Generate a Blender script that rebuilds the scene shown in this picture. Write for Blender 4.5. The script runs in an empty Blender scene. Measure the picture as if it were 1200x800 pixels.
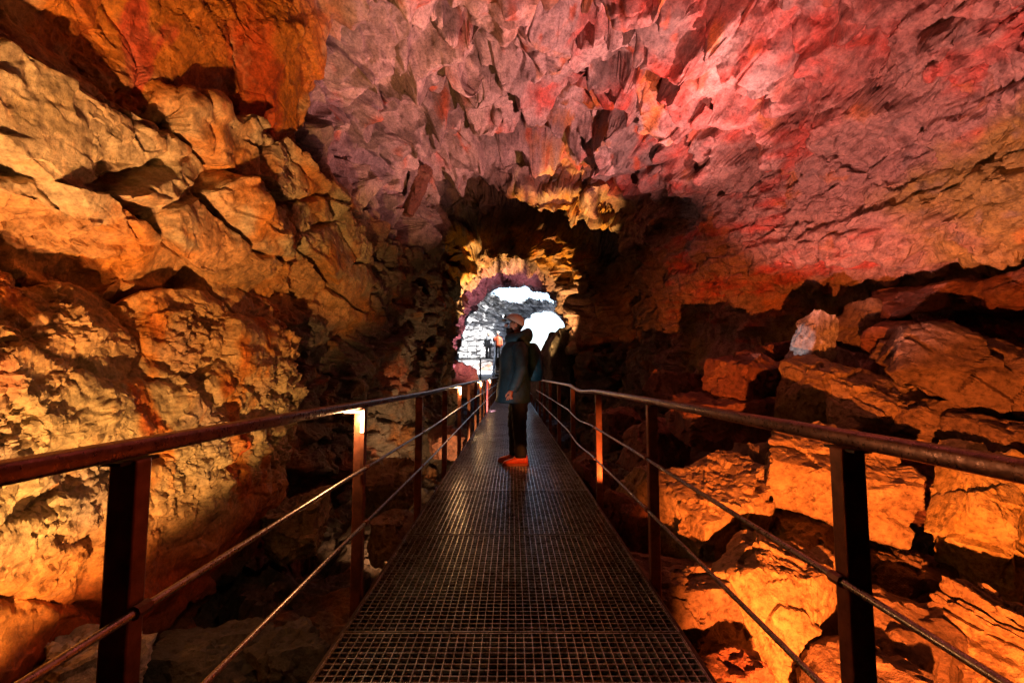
import bpy, bmesh, math, random
import numpy as np
from mathutils import Vector, Matrix, Euler
R = math.radians
sc = bpy.context.scene
C = sc.collection
F32 = np.float32
rnd = random.Random(7)

# ------------------------------------------------------------------ camera
CAM_H, PITCH, FPX = 1.11, R(4.18), 533.33
cd = bpy.data.cameras.new('camera'); cam = bpy.data.objects.new('camera', cd); C.objects.link(cam)
cam.location = (0, 0, CAM_H); cam.rotation_euler = (R(90) + PITCH, 0, 0)
cd.sensor_width = 36; cd.lens = 16; cd.clip_start = 0.05; cd.clip_end = 2000
sc.camera = cam
def P(px, py, Y):
    u = (px - 599.5) / FPX; v = (400 - py) / FPX
    dy = math.cos(PITCH) - v * math.sin(PITCH); dz = math.sin(PITCH) + v * math.cos(PITCH)
    t = Y / dy
    return Vector((u * t, Y, CAM_H + dz * t))

# ------------------------------------------------------------------ noise (numpy)
U32 = np.uint32
def _h(ix, iy, iz, s):
    n = ix.astype(U32) * U32(374761393) + iy.astype(U32) * U32(668265263) + iz.astype(U32) * U32(2246822519) + U32((s * 3266489917) & 0xffffffff)
    n ^= n >> U32(15); n *= U32(2246822519); n ^= n >> U32(13); n *= U32(3266489917); n ^= n >> U32(16)
    return n
def _re(n, k):
    n = n + U32((k * 2654435761) & 0xffffffff)
    n ^= n >> U32(16); n = n * U32(2146121005); n ^= n >> U32(15); n = n * U32(2221713035); n ^= n >> U32(16)
    return (n & U32(0xffffff)).astype(F32) / F32(0xffffff)
def _gn(p, s):
    f = np.floor(p); i = f.astype(np.int32); t = p - f
    w = t * t * t * (t * (t * 6 - 15) + 10)
    out = np.zeros(len(p), F32)
    for dx in (0, 1):
        wx = w[:, 0] if dx else 1 - w[:, 0]
        for dy in (0, 1):
            wy = w[:, 1] if dy else 1 - w[:, 1]
            for dz in (0, 1):
                wz = w[:, 2] if dz else 1 - w[:, 2]
                n = _h(i[:, 0] + dx, i[:, 1] + dy, i[:, 2] + dz, s)
                gx = (n & U32(1023)).astype(F32) / 511.5 - 1
                gy = ((n >> U32(10)) & U32(1023)).astype(F32) / 511.5 - 1
                gz = ((n >> U32(20)) & U32(1023)).astype(F32) / 511.5 - 1
                out += wx * wy * wz * (gx * (t[:, 0] - dx) + gy * (t[:, 1] - dy) + gz * (t[:, 2] - dz))
    return out * 1.2
def chunked(fn, p, *a):
    N = 60000; res = [fn(p[k:k + N], *a) for k in range(0, len(p), N)]
    if isinstance(res[0], tuple): return tuple(np.concatenate(x) for x in zip(*res))
    return np.concatenate(res)
def gn(p, s=0, f=1.0):
    q = (p * np.asarray(f, F32) + F32(s * 17.31)).astype(F32)
    return chunked(_gn, q, s)
def fbm(p, s, f, octv=4, gain=.5):
    o = 0; a = 1.0; tot = 0
    for k in range(octv):
        o = o + a * gn(p, s + k, np.asarray(f) * (2.03 ** k)); tot += a; a *= gain
    return o / tot
def ridg(p, s, f, octv=4, gain=.5):
    o = 0; a = 1.0; tot = 0
    for k in range(octv):
        o = o + a * (1 - 2.2 * np.abs(gn(p, s + k, np.asarray(f) * (2.07 ** k)))); tot += a; a *= gain
    return o / tot
def _vo(p, s):
    f = np.floor(p).astype(np.int32)
    n0 = len(p)
    d1 = np.full(n0, 9, F32); d2 = np.full(n0, 9, F32); idb = np.zeros(n0, U32)
    off = np.zeros((n0, 3), F32); off2 = np.zeros((n0, 3), F32); idc = np.zeros(n0, U32)
    for dx in (-1, 0, 1):
        for dy in (-1, 0, 1):
            for dz in (-1, 0, 1):
                c = f + np.array([dx, dy, dz], np.int32)
                n = _h(c[:, 0], c[:, 1], c[:, 2], s)
                ox = p[:, 0] - (c[:, 0] + .08 + .84 * (n & U32(1023)).astype(F32) / 1023)
                oy = p[:, 1] - (c[:, 1] + .08 + .84 * ((n >> U32(10)) & U32(1023)).astype(F32) / 1023)
                oz = p[:, 2] - (c[:, 2] + .08 + .84 * ((n >> U32(20)) & U32(1023)).astype(F32) / 1023)
                d = np.sqrt(ox * ox + oy * oy + oz * oz)
                m = d < d1; g = (d < d2) & ~m; o3 = np.stack([ox, oy, oz], -1)
                off2[m] = off[m]; idc[m] = idb[m]; d2[m] = d1[m]
                off2[g] = o3[g]; idc[g] = n[g]; d2[g] = d[g]
                d1[m] = d[m]; idb[m] = n[m]; off[m] = o3[m]
    return d1, d2, idb, off, idc, off2
def vor(p, s, f):
    return chunked(_vo, (p * np.asarray(f, F32) + F32(s * 5.77)).astype(F32), s)
def _plane(i, o, h, g):
    return h * (2 * _re(i, 1) - 1) + 1.4 * g * (o[:, 0] * (2 * _re(i, 2) - 1) + o[:, 1] * (2 * _re(i, 3) - 1) + o[:, 2] * (2 * _re(i, 4) - 1))
def facets(p, s, f, h, g, crack=0.0, cw=.05, bw=.10):
    """angular broken blocks: each cell its own height and tilt, a short slope between neighbours, some joints open"""
    d1, d2, i, o, i2, o2 = vor(p, s, f)
    e = d2 - d1; t = .5 * (1 - np.clip(e / bw, 0, 1))
    d = _plane(i, o, h, g) * (1 - t) + _plane(i2, o2, h, g) * t
    if crack: d = d - crack * np.clip(1 - e / cw, 0, 1) * (_re(i ^ i2, 6) > .45)
    return d, i, e
def blocks(p, s, f, h, g, gd, gw, bw=.04):
    """angular blocks parted by open V joints of uneven width"""
    d1, d2, i, o, i2, o2 = vor(p, s, f); e = d2 - d1; t = .5 * (1 - np.clip(e / bw, 0, 1))
    k = _re(i ^ i2, 6); w = gw * (.35 + 1.3 * k)
    return _plane(i, o, h, g) * (1 - t) + _plane(i2, o2, h, g) * t - gd * (.25 + 1.1 * k * k) * np.clip(1 - e / w, 0, 1) ** 1.3
def _lp(p, s):
    u = p + (p.sum(1, keepdims=True) / 3).astype(F32)
    fl = np.floor(u); i = fl.astype(np.int32); f = u - fl
    o = np.argsort(-f, axis=1); r = np.arange(len(p)); fs = np.take_along_axis(f, o, 1)
    val = lambda c: (_h(c[:, 0], c[:, 1], c[:, 2], s) & U32(0xffff)).astype(F32) / 32767.5 - 1
    c = i.copy(); out = (1 - fs[:, 0]) * val(c)
    for k in range(3):
        c = c.copy(); c[r, o[:, k]] += 1
        out += (fs[:, k] - (fs[:, k + 1] if k < 2 else 0)) * val(c)
    return out
def lp(p, s, f):
    """faceted noise: flat planes meeting in sharp creases"""
    return chunked(_lp, (p * np.asarray(f, F32) + F32(s * 7.13)).astype(F32), s)
def lpf(p, s, f, a, n=3, g=.46, an=(1, 1, 1)):
    o = 0; an = np.array(an, F32)
    for k in range(n): o = o + a * lp(p, s + k, an * F32(f * 2.2 ** k)); a *= g
    return o
def sst(a, b, x):
    t = np.clip((x - a) / (b - a), 0, 1); return t * t * (3 - 2 * t)

# ------------------------------------------------------------------ nodes / materials
def mat(name):
    m = bpy.data.materials.new(name); m.use_nodes = True
    nt = m.node_tree; b = nt.nodes['Principled BSDF']
    return m, nt, b
def nd(nt, t, **kw):
    n = nt.nodes.new(t)
    for k, v in kw.items():
        if k.startswith('i_'):
            n.inputs[k[2:].replace('_', ' ')].default_value = v
        else: setattr(n, k, v)
    return n
def ramp(nt, fac, stops):
    r = nd(nt, 'ShaderNodeValToRGB'); e = r.color_ramp.elements
    while len(e) < len(stops): e.new(.5)
    for k, (p, c) in enumerate(stops):
        e[k].position = p; e[k].color = (*c, 1) if len(c) == 3 else c
    nt.links.new(fac, r.inputs['Fac']); return r.outputs['Color']
def mixc(nt, a, b, fac, mode='MIX'):
    m = nd(nt, 'ShaderNodeMix', data_type='RGBA', blend_type=mode)
    L = nt.links
    for s, v in ((0, fac), (6, a), (7, b)):
        if hasattr(v, 'links'): L.new(v, m.inputs[s])
        else: m.inputs[s].default_value = v if s == 0 else (*v, 1)
    return m.outputs[2]
def noise(nt, co, scale, detail=6, rough=.6, dist=0.0):
    n = nd(nt, 'ShaderNodeTexNoise'); n.inputs['Scale'].default_value = scale; n.inputs['Detail'].default_value = detail
    n.inputs['Roughness'].default_value = rough; n.inputs['Distortion'].default_value = dist
    nt.links.new(co, n.inputs['Vector']); return n.outputs['Fac']
def bump(nt, b, hs):
    prev = None
    for h, st, di in hs:
        n = nd(nt, 'ShaderNodeBump'); n.inputs['Strength'].default_value = st; n.inputs['Distance'].default_value = di
        nt.links.new(h, n.inputs['Height'])
        if prev: nt.links.new(prev, n.inputs['Normal'])
        prev = n.outputs['Normal']
    nt.links.new(prev, b.inputs['Normal'])

def shell_mat():
    m, nt, b = mat('cave_rock')
    co = nd(nt, 'ShaderNodeTexCoord').outputs['Object']
    at = nd(nt, 'ShaderNodeAttribute', attribute_name='Col').outputs['Color']
    f1 = noise(nt, co, 9, 9, .68); f2 = noise(nt, co, 34, 7, .75); f3 = noise(nt, co, 150, 3, .6)
    v1 = ramp(nt, f1, [(.3, (.42, .38, .36)), (.48, (1, 1, 1)), (.72, (1.45, 1.4, 1.3))])
    v2 = ramp(nt, f2, [(.33, (.40, .37, .35)), (.5, (1, 1, 1)), (.68, (1.5, 1.46, 1.4))])
    c = mixc(nt, at, v1, 1.0, 'MULTIPLY'); c = mixc(nt, c, v2, .8, 'MULTIPLY')
    nt.links.new(c, b.inputs['Base Color'])
    r = ramp(nt, f1, [(.35, (.5,) * 3), (.65, (.85,) * 3)])
    nt.links.new(r, b.inputs['Roughness'])
    b.inputs['Specular IOR Level'].default_value = .38
    bump(nt, b, [(f1, .35, .02), (f2, .7, .012), (f3, .7, .005)])
    return m
def boulder_mat(name, c0, c1, c2, s=1.0, spec=.35):
    m, nt, b = mat(name)
    tc = nd(nt, 'ShaderNodeTexCoord'); oi = nd(nt, 'ShaderNodeObjectInfo')
    ad = nd(nt, 'ShaderNodeVectorMath', operation='ADD'); ml = nd(nt, 'ShaderNodeVectorMath', operation='SCALE')
    nt.links.new(oi.outputs['Location'], ml.inputs[0]); ml.inputs['Scale'].default_value = 3.7
    nt.links.new(tc.outputs['Object'], ad.inputs[0]); nt.links.new(ml.outputs[0], ad.inputs[1]); co = ad.outputs[0]
    f1 = noise(nt, co, 3.2 * s, 9, .66, .3); f2 = noise(nt, co, 20 * s, 8, .7); f3 = noise(nt, co, 80 * s, 4, .6)
    c = ramp(nt, f1, [(.28, c0), (.5, c1), (.72, c2)])
    v = ramp(nt, f2, [(.34, (.38, .35, .33)), (.5, (1, 1, 1)), (.68, (1.45, 1.4, 1.3))])
    c = mixc(nt, c, v, 1.0, 'MULTIPLY'); nt.links.new(c, b.inputs['Base Color'])
    r = ramp(nt, f2, [(.35, (.55,) * 3), (.65, (.9,) * 3)]); nt.links.new(r, b.inputs['Roughness'])
    b.inputs['Specular IOR Level'].default_value = spec
    bump(nt, b, [(f2, .6, .03), (f3, .6, .008)])
    return m
def simple_mat(name, col, rough=.5, metal=0.0, var=.25, sc_=30, bs=.15, emis=None, es=0, dark=None):
    m, nt, b = mat(name)
    co = nd(nt, 'ShaderNodeTexCoord').outputs['Object']
    f = noise(nt, co, sc_, 6, .65); f2 = noise(nt, co, sc_ * 6, 3, .6)
    lo = tuple(x * (1 - var) for x in col) if dark is None else dark; hi = tuple(min(1, x * (1 + var)) for x in col)
    nt.links.new(ramp(nt, f, [(.32, lo), (.52, col), (.7, hi)]), b.inputs['Base Color'])
    nt.links.new(ramp(nt, f2, [(.3, (max(.05, rough - .12),) * 3), (.7, (min(1, rough + .12),) * 3)]), b.inputs['Roughness'])
    b.inputs['Metallic'].default_value = metal
    if bs: bump(nt, b, [(f2, bs, .004)])
    if emis: b.inputs['Emission Color'].default_value = (*emis, 1); b.inputs['Emission Strength'].default_value = es
    return m
M = {}
M['shell'] = shell_mat()
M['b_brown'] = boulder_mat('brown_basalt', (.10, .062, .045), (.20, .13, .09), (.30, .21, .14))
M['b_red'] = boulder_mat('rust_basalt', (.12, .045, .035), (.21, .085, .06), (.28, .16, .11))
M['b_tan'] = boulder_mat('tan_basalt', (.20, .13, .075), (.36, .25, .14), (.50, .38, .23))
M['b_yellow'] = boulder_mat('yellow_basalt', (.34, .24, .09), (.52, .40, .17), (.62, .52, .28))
M['b_grey'] = boulder_mat('grey_basalt', (.05, .05, .053), (.10, .098, .10), (.17, .165, .165))
M['b_white'] = boulder_mat('pale_basalt', (.25, .2, .19), (.5, .44, .42), (.7, .66, .64))
M['rust'] = simple_mat('rusty_steel', (.22, .075, .042), .42, .45, .45, 14, .25, dark=(.10, .032, .022))
M['rail'] = simple_mat('worn_steel_rail', (.25, .12, .10), .34, .8, .35, 18, .15, dark=(.11, .05, .045))
M['rod'] = simple_mat('steel_rod', (.38, .30, .26), .32, .9, .3, 25, .1)
M['grate'] = simple_mat('galvanised_grating', (.52, .55, .58), .30, .55, .3, 12, .1, dark=(.22, .17, .14))
def vary(m, lo, hi):
    nt = m.node_tree; b = nt.nodes['Principled BSDF']; src = b.inputs['Base Color'].links[0].from_socket
    co = nd(nt, 'ShaderNodeTexCoord').outputs['Object']; oi = nd(nt, 'ShaderNodeObjectInfo')
    c = mixc(nt, src, ramp(nt, oi.outputs['Random'], [(0, lo), (1, hi)]), 1.0, 'MULTIPLY')
    g = nd(nt, 'ShaderNodeNewGeometry'); f = noise(nt, g.outputs['Position'], 2.3, 5, .7)
    nt.links.new(mixc(nt, c, ramp(nt, f, [(.34, (.4, .3, .24)), (.5, (1, 1, 1))]), .55, 'MULTIPLY'), b.inputs['Base Color'])
vary(M['grate'], (.7, .68, .66), (1.1, 1.1, 1.1))
M['dark_steel'] = simple_mat('dark_steel', (.06, .045, .04), .5, .7)
M['strip'] = simple_mat('led_strip', (.9, .8, .6), .4, 0, .0, emis=(1, .62, .30), es=5)
M['tread'] = simple_mat('stair_tread', (.11, .085, .07), .5, .3, .4, 20)
M['parka'] = simple_mat('navy_parka', (.012, .044, .062), .62, 0, .4, 16, .5)
M['pack'] = simple_mat('teal_backpack', (.010, .055, .075), .55, 0, .4, 20, .4)
M['trouser'] = simple_mat('black_trousers', (.008, .008, .009), .75, 0, .4, 20, .4)
M['boot'] = simple_mat('orange_leather', (.74, .085, .02), .5, 0, .25, 25, .3)
M['sole'] = simple_mat('rubber_sole', (.32, .07, .02), .7)
M['skin'] = simple_mat('skin', (.56, .30, .21), .5, 0, .1, 30, .1)
M['lit_skin'] = simple_mat('orange_lit_skin', (.60, .20, .10), .55, 0, .12, 30, .15)  # hand skin with the orange lamplight put into its colour
M['beard'] = simple_mat('dark_hair', (.02, .012, .009), .8, 0, .4, 60, .6)
M['helmet'] = simple_mat('pale_helmet', (.62, .60, .57), .3, 0, .1, 12, .05)
M['black'] = simple_mat('black_plastic', (.012, .012, .013), .45)
M['headlamp'] = simple_mat('lit_headlamp', (.9, .95, 1), .3, 0, 0, emis=(.85, .95, 1), es=6)
M['orange_coat'] = simple_mat('orange_coat', (.65, .10, .03), .6)
M['grey_coat'] = simple_mat('grey_coat', (.30, .32, .35), .6)
M['snow'] = simple_mat('snow', (.82, .85, .9), .7, 0, .06, 1.5, .3)
M['wire'] = simple_mat('bright_wire', (.6, .6, .6), .3, .9)

# ------------------------------------------------------------------ object helpers
def tag(o, label=None, cat=None, group=None, kind=None):
    if label: o['label'] = label
    if cat: o['category'] = cat
    if group: o['group'] = group
    if kind: o['kind'] = kind
    return o
def empty(name, loc=(0, 0, 0), rz=0):
    o = bpy.data.objects.new(name, None); C.objects.link(o); o.location = loc; o.rotation_euler = (0, 0, rz); o.empty_display_size = .2
    return o
def link(name, me, m, parent=None, smooth=False):
    o = bpy.data.objects.new(name, me); C.objects.link(o)
    if m: me.materials.append(m)
    if parent: o.parent = parent
    if smooth: me.polygons.foreach_set('use_smooth', np.ones(len(me.polygons), bool))
    return o
def obj(name, bm, m, parent=None, smooth=False, bev=0):
    if bev:
        bmesh.ops.bevel(bm, geom=[e for e in bm.edges], offset=bev, segments=2, affect='EDGES', profile=.5)
    bmesh.ops.recalc_face_normals(bm, faces=bm.faces)
    me = bpy.data.meshes.new(name); bm.to_mesh(me); bm.free()
    return link(name, me, m, parent, smooth)
def box(bm, x0, x1, y0, y1, z0, z1):
    v = [bm.verts.new(p) for p in ((x0, y0, z0), (x1, y0, z0), (x1, y1, z0), (x0, y1, z0), (x0, y0, z1), (x1, y0, z1), (x1, y1, z1), (x0, y1, z1))]
    for f in ((0, 3, 2, 1), (4, 5, 6, 7), (0, 1, 5, 4), (1, 2, 6, 5), (2, 3, 7, 6), (3, 0, 4, 7)): bm.faces.new([v[k] for k in f])
def sweep(bm, pts, prof, up=(0, 0, 1), cap=True):
    """sweep a closed 2-D profile (side, up) along a path"""
    pts = [Vector(p) for p in pts]; rings = []; up = Vector(up)
    for k, p in enumerate(pts):
        t = (pts[min(k + 1, len(pts) - 1)] - pts[max(k - 1, 0)]).normalized()
        s = t.cross(up)
        if s.length < 1e-4: s = Vector((1, 0, 0))
        s.normalize(); u = s.cross(t)
        rings.append([bm.verts.new(p + s * a + u * b) for a, b in prof])
    n = len(prof)
    for a, b in zip(rings, rings[1:]):
        for k in range(n): bm.faces.new((a[k], a[(k + 1) % n], b[(k + 1) % n], b[k]))
    if cap: bm.faces.new(rings[0][::-1]); bm.faces.new(rings[-1])
def circ(r, n=10, ry=None): return [(r * math.cos(2 * PI * k / n), (ry or r) * math.sin(2 * PI * k / n)) for k in range(n)]
PI = math.pi
def rrect(w, h, r=.008, n=3):
    o = []
    for cx, cy, a0 in ((w / 2 - r, h / 2 - r, 0), (-w / 2 + r, h / 2 - r, 90), (-w / 2 + r, -h / 2 + r, 180), (w / 2 - r, -h / 2 + r, 270)):
        for k in range(n): a = R(a0 + 90 * k / (n - 1)); o.append((cx + r * math.cos(a), cy + r * math.sin(a)))
    return o
def loft(bm, rings, cap=True):
    rr = [[bm.verts.new(p) for p in r] for r in rings]; n = len(rr[0])
    for a, b in zip(rr, rr[1:]):
        for k in range(n): bm.faces.new((a[k], a[(k + 1) % n], b[(k + 1) % n], b[k]))
    if cap: bm.faces.new(rr[0][::-1]); bm.faces.new(rr[-1])
def grid_mesh(name, V, cols=None):
    """V: rows x columns x 3"""
    nr, nc = V.shape[:2]
    me = bpy.data.meshes.new(name); me.vertices.add(nr * nc); me.vertices.foreach_set('co', V.reshape(-1).astype(F32))
    i = np.arange(nr * nc, dtype=np.int32).reshape(nr, nc)
    q = np.stack([i[:-1, :-1], i[:-1, 1:], i[1:, 1:], i[1:, :-1]], -1).reshape(-1, 4)
    return me, q
def finish(me, q, cols=None):
    me.loops.add(q.size); me.loops.foreach_set('vertex_index', q.reshape(-1))
    me.polygons.add(len(q)); me.polygons.foreach_set('loop_start', np.arange(0, q.size, q.shape[1], dtype=np.int32))
    me.polygons.foreach_set('use_smooth', np.ones(len(q), bool))
    if cols is not None:
        a = me.color_attributes.new('Col', 'FLOAT_COLOR', 'POINT'); cc = np.ones((len(cols), 4), F32); cc[:, :3] = cols
        a.data.foreach_set('color', cc.reshape(-1))
    me.update(calc_edges=True); me.validate(); me.set_sharp_from_angle(angle=R(24))

# ------------------------------------------------------------------ the lava tube
# 24 control points round the section: 0 floor - 2 undercut - 3..5 lower left bulge - 6 recess - 7..8 ledge
# 9 setback - 10 upper wall - 11..15 roof - 16..19 right wall - 20..22 rubble slope - 23 floor
near = [(0, -1.15), (-1.2, -1.2), (-2.95, -1.0), (-2.38, -.36), (-2.42, .5), (-2.62, 1.42), (-2.92, 1.8), (-2.62, 2.06), (-2.56, 2.92), (-2.76, 3.08),
        (-2.5, 4.2), (-2.1, 5.0), (-1.3, 5.5), (.2, 5.8), (1.8, 5.6), (3.0, 5.05), (4.0, 4.15), (4.6, 3.3), (4.95, 2.6), (6.1, 2.3), (5.9, .3), (3.2, -1.1), (1.3, -1.25), (0, -1.25)]
def var(base, **kw):
    b = list(base)
    for k, v in kw.items(): b[int(k[1:])] = v
    return b
s46 = var(near, p2=(-2.8, -1.0), p3=(-2.3, -.12), p4=(-2.32, .6), p5=(-2.48, 1.5), p6=(-2.72, 1.95), p7=(-2.46, 2.3), p8=(-2.4, 3.5), p9=(-2.58, 3.66), p10=(-2.25, 4.4), p11=(-1.95, 5.1), p12=(-1.2, 5.6))
s54 = var(s46, p3=(-2.75, -.05), p4=(-2.85, .7), p5=(-2.8, 1.6), p6=(-2.75, 2.1), p7=(-2.45, 2.5), p9=(-2.6, 3.9), p10=(-2.7, 4.7), p11=(-2.25, 5.4), p12=(-1.3, 5.75))
s7 = [(0, -1.15), (-1.2, -1.2), (-2.6, -1.0), (-2.3, -.2), (-2.3, .7), (-2.35, 1.6), (-2.42, 2.05), (-2.28, 2.5), (-2.26, 3.6), (-2.45, 4.0), (-2.55, 4.8), (-2.15, 5.4), (-1.3, 5.8), (.2, 6.0), (1.7, 5.75), (2.7, 5.2),
      (3.5, 4.4), (4.0, 3.6), (4.25, 2.75), (5.3, 2.3), (4.9, .3), (2.9, -1.0), (1.3, -1.2), (0, -1.2)]
s9 = [(0, -1.15), (-1.1, -1.2), (-1.9, -1.0), (-1.85, -.2), (-1.95, .7), (-2.0, 1.6), (-2.05, 2.1), (-2.0, 2.6), (-2.0, 3.5), (-2.1, 4.1), (-2.1, 4.8), (-1.7, 5.3), (-1.0, 5.6), (.2, 5.8), (1.5, 5.65), (2.3, 5.15),
      (2.9, 4.4), (3.25, 3.6), (3.45, 2.75), (3.9, 2.1), (3.5, .4), (2.3, -.8), (1.3, -1.0), (0, -1.15)]
s102 = var(s9, p2=(-1.6, -1.0), p3=(-1.55, -.2), p4=(-1.65, .7), p5=(-1.72, 1.6), p6=(-1.75, 2.1), p7=(-1.75, 2.6), p8=(-1.75, 3.5), p9=(-1.8, 4.1), p10=(-1.75, 4.7), p11=(-1.65, 5.5), p12=(-.85, 5.75), p13=(.3, 5.0),
           p14=(1.25, 4.35), p15=(2.05, 4.45), p16=(2.65, 4.0), p17=(3.0, 3.4), p18=(3.15, 2.8), p19=(3.2, 2.0), p20=(2.9, .6))
s112 = var(s102, p11=(-1.8, 5.9), p12=(-1.0, 6.8), p13=(.4, 7.1), p14=(1.6, 6.6), p15=(2.5, 5.7), p16=(2.9, 4.6), p17=(3.1, 3.6))
s123 = var(s102, p10=(-1.8, 4.6), p11=(-1.6, 5.3), p12=(-.85, 5.7), p13=(.5, 5.6), p14=(1.5, 5.2), p15=(2.2, 4.4), p16=(2.6, 3.9), p17=(2.75, 3.2), p18=(2.8, 2.6), p19=(2.8, 1.8))
def ell(xl, xr, zt, zf, zs=None, pw=.8):
    zs = zs if zs is not None else zf + .45 * (zt - zf)
    o = [((xl + xr) / 2, zf), (xl + .3 * (xr - xl) * .6, zf)]
    cx = (xl + xr) / 2
    for k in range(2, 22):
        a = R(58 * (k - 2) / 9 if k <= 11 else (58 + 64 * (k - 11) / 5 if k <= 16 else 122 + 58 * (k - 16) / 5))
        c, s = math.cos(a), math.sin(a)
        x = cx - (xr - xl) / 2 * math.copysign(abs(c) ** pw, c)
        z = zf + (zt - zf) * s ** .75
        o.append((x, z))
    o += [(xr - .3 * (xr - xl) * .6, zf), ((xl + xr) / 2, zf)]
    return o
s129 = ell(-2.0, 1.95, 4.45, -1.15)
KEYS = [(-9.5, [(x * .02, 1.2 + (z - 1.2) * .02) for x, z in near]), (-8.6, [(x * .7, 1.0 + (z - 1.0) * .7) for x, z in near]), (-5, near), (3.2, near), (4.2, s46), (4.95, s46), (5.35, s54), (7, s7), (9, s9), (9.8, s9), (10.2, s102), (10.7, s112), (12.1, s112), (12.35, s123), (12.9, s129), (14.5, ell(-2.2, 2.15, 4.4, -1.15)),
        (17, ell(-2.4, 2.6, 4.7, -1.1)), (20, ell(-2.75, 3.1, 5.2, -1.0)), (24, ell(-3.1, 3.8, 6.0, -.6)), (28, ell(-3.6, 4.7, 6.8, .2)), (32, ell(-4.0, 5.2, 7.0, 1.0)), (35, ell(-2.2, 5.2, 6.6, 1.9)), (37, ell(.3, 5.0, 6.2, 2.2)), (40, ell(.2, 6.0, 7.0, 2.2))]
KY = np.array([k[0] for k in KEYS]); KS = np.array([k[1] for k in KEYS], float)      # K x 24 x 2
SEG = [30, 40, 60, 120, 120, 60, 55, 130, 50, 130, 95, 85, 125, 130, 120, 120, 105, 90, 60, 50, 60, 50, 30]
cs = np.concatenate([k + np.arange(n) / n for k, n in enumerate(SEG)] + [[23.0]])
rows = list(np.linspace(-9.5, 1.5, 44)[:-1]); y = 1.5
while y < 14: rows.append(y); y += (.014 if 9.6 < y < 13.0 else (.0030 if y > 4.8 else .0038) * y)
while y < 22: rows.append(y); y += .0045 * y
while y < 40: rows.append(y); y += .0058 * y
rows.append(40.0); ys = np.array(rows)
nr, nc = len(ys), len(cs)
CC, YY = np.meshgrid(cs, ys); CF = CC.reshape(-1); YF = YY.reshape(-1)
def prof(c, Yv):
    k = np.clip(np.searchsorted(KY, Yv, side='right') - 1, 0, len(KY) - 2)
    t = np.clip((Yv - KY[k]) / (KY[k + 1] - KY[k]), 0, 1)[:, None]
    j = np.clip(np.floor(c).astype(int), 0, 22); s = (c - j)[:, None]
    def row(kk):
        lin = KS[kk, j] * (1 - s) + KS[kk, j + 1] * s
        pm, pn = KS[kk, np.maximum(j - 1, 0)], KS[kk, np.minimum(j + 2, 23)]
        cr = .5 * (2 * KS[kk, j] + (KS[kk, j + 1] - pm) * s + (2 * pm - 5 * KS[kk, j] + 4 * KS[kk, j + 1] - pn) * s * s + (3 * KS[kk, j] - pm - 3 * KS[kk, j + 1] + pn) * s ** 3)
        w = (sst(10.5, 11.5, c) * (1 - sst(17.5, 18.2, c)))[:, None]
        return lin * (1 - w) + cr * w
    return row(k) * (1 - t) + row(k + 1) * t
p0 = np.column_stack([prof(CF, YF), YF])[:, [0, 2, 1]].astype(F32)
edge = sst(0, .8, np.minimum(CF, 23 - CF))
w1 = fbm(p0, 11, .8, 3); w2 = fbm(p0, 21, 1.1, 3); w3 = gn(p0, 31, 3.1)
cw_ = np.clip(CF + edge * (.62 * w1 + .12 * w3), 0, 23); yw = YF + (.9 * w2 + .2 * gn(p0, 33, 2.7)) * np.clip(YF / 4, .3, 1)
xz = prof(cw_, yw)
B = np.column_stack([xz[:, 0], YF, xz[:, 1]]).astype(F32)
G = B.reshape(nr, nc, 3)
def blur(A, n):
    for _ in range(n):
        A = A.copy(); A[:, 1:-1] = .25 * A[:, :-2] + .5 * A[:, 1:-1] + .25 * A[:, 2:]
        A[1:-1] = .25 * A[:-2] + .5 * A[1:-1] + .25 * A[2:]
    return A
G = blur(G, 2)
Gs = blur(G, 30)
du = np.gradient(Gs, axis=1); dv = np.gradient(Gs, axis=0)
N = np.cross(du, dv); N /= np.linalg.norm(N, axis=2, keepdims=True) + 1e-9
mid = np.array([0, 0, 2.0]); cen = np.stack([np.zeros_like(YY), YY, np.full_like(YY, 1.5)], -1)
sgn = np.sign(((cen - Gs) * N).sum(2).mean()); N = (N * sgn).reshape(-1, 3).astype(F32)
p = G.reshape(-1, 3).astype(F32)
wp = p + np.stack([fbm(p, 41, 2.2, 3), fbm(p, 45, 2.2, 3), fbm(p, 49, 2.2, 3)], -1) * F32(.05)
def band(a, b, s=.35): return sst(a - s, a + s, CF) * (1 - sst(b - s, b + s, CF))
farw = sst(13.0, 15, YF)
w_floor = np.clip(band(-9, 2.2) + band(20.2, 40, .6), 0, 1)
w_bulge = band(2.6, 5.6) * (1 - sst(5.2, 6.0, YF + .5 * w1))
w_ledge = band(5.6, 8.6) * (1 - sst(6.5, 8, YF))
w_upper = band(8.6, 11.0) * (1 - sst(4.9, 5.3, YF + .3 * w1))
w_ceil = np.clip(band(11.0, 15.6, .5) + band(8.4, 11.3) * sst(4.9, 5.3, YF + .3 * w1), 0, 1) * (1 - sst(9.6, 10.2, YF))
w_right = band(15.6, 20.2, .5) * (1 - sst(9.6, 10.4, YF))
w_arch = band(8.5, 18.5, .5) * sst(9.6, 10.1, YF) * (1 - sst(12.7, 13.4, YF))
w_dark = np.clip(1 - w_floor - w_bulge - w_ledge - w_upper - w_ceil - w_right - w_arch, 0, 1)
D = np.zeros(len(p), F32)
tot = (w_floor + w_bulge + w_ledge + w_upper + w_ceil + w_right + w_arch + w_dark)
def add(w, fn):
    """evaluate fn only where its weight counts"""
    global D
    m = np.nonzero(w > .004)[0]
    if len(m): D[m] += w[m] * fn(p[m], wp[m]) / tot[m]
ids = np.zeros(len(p), U32)
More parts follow.
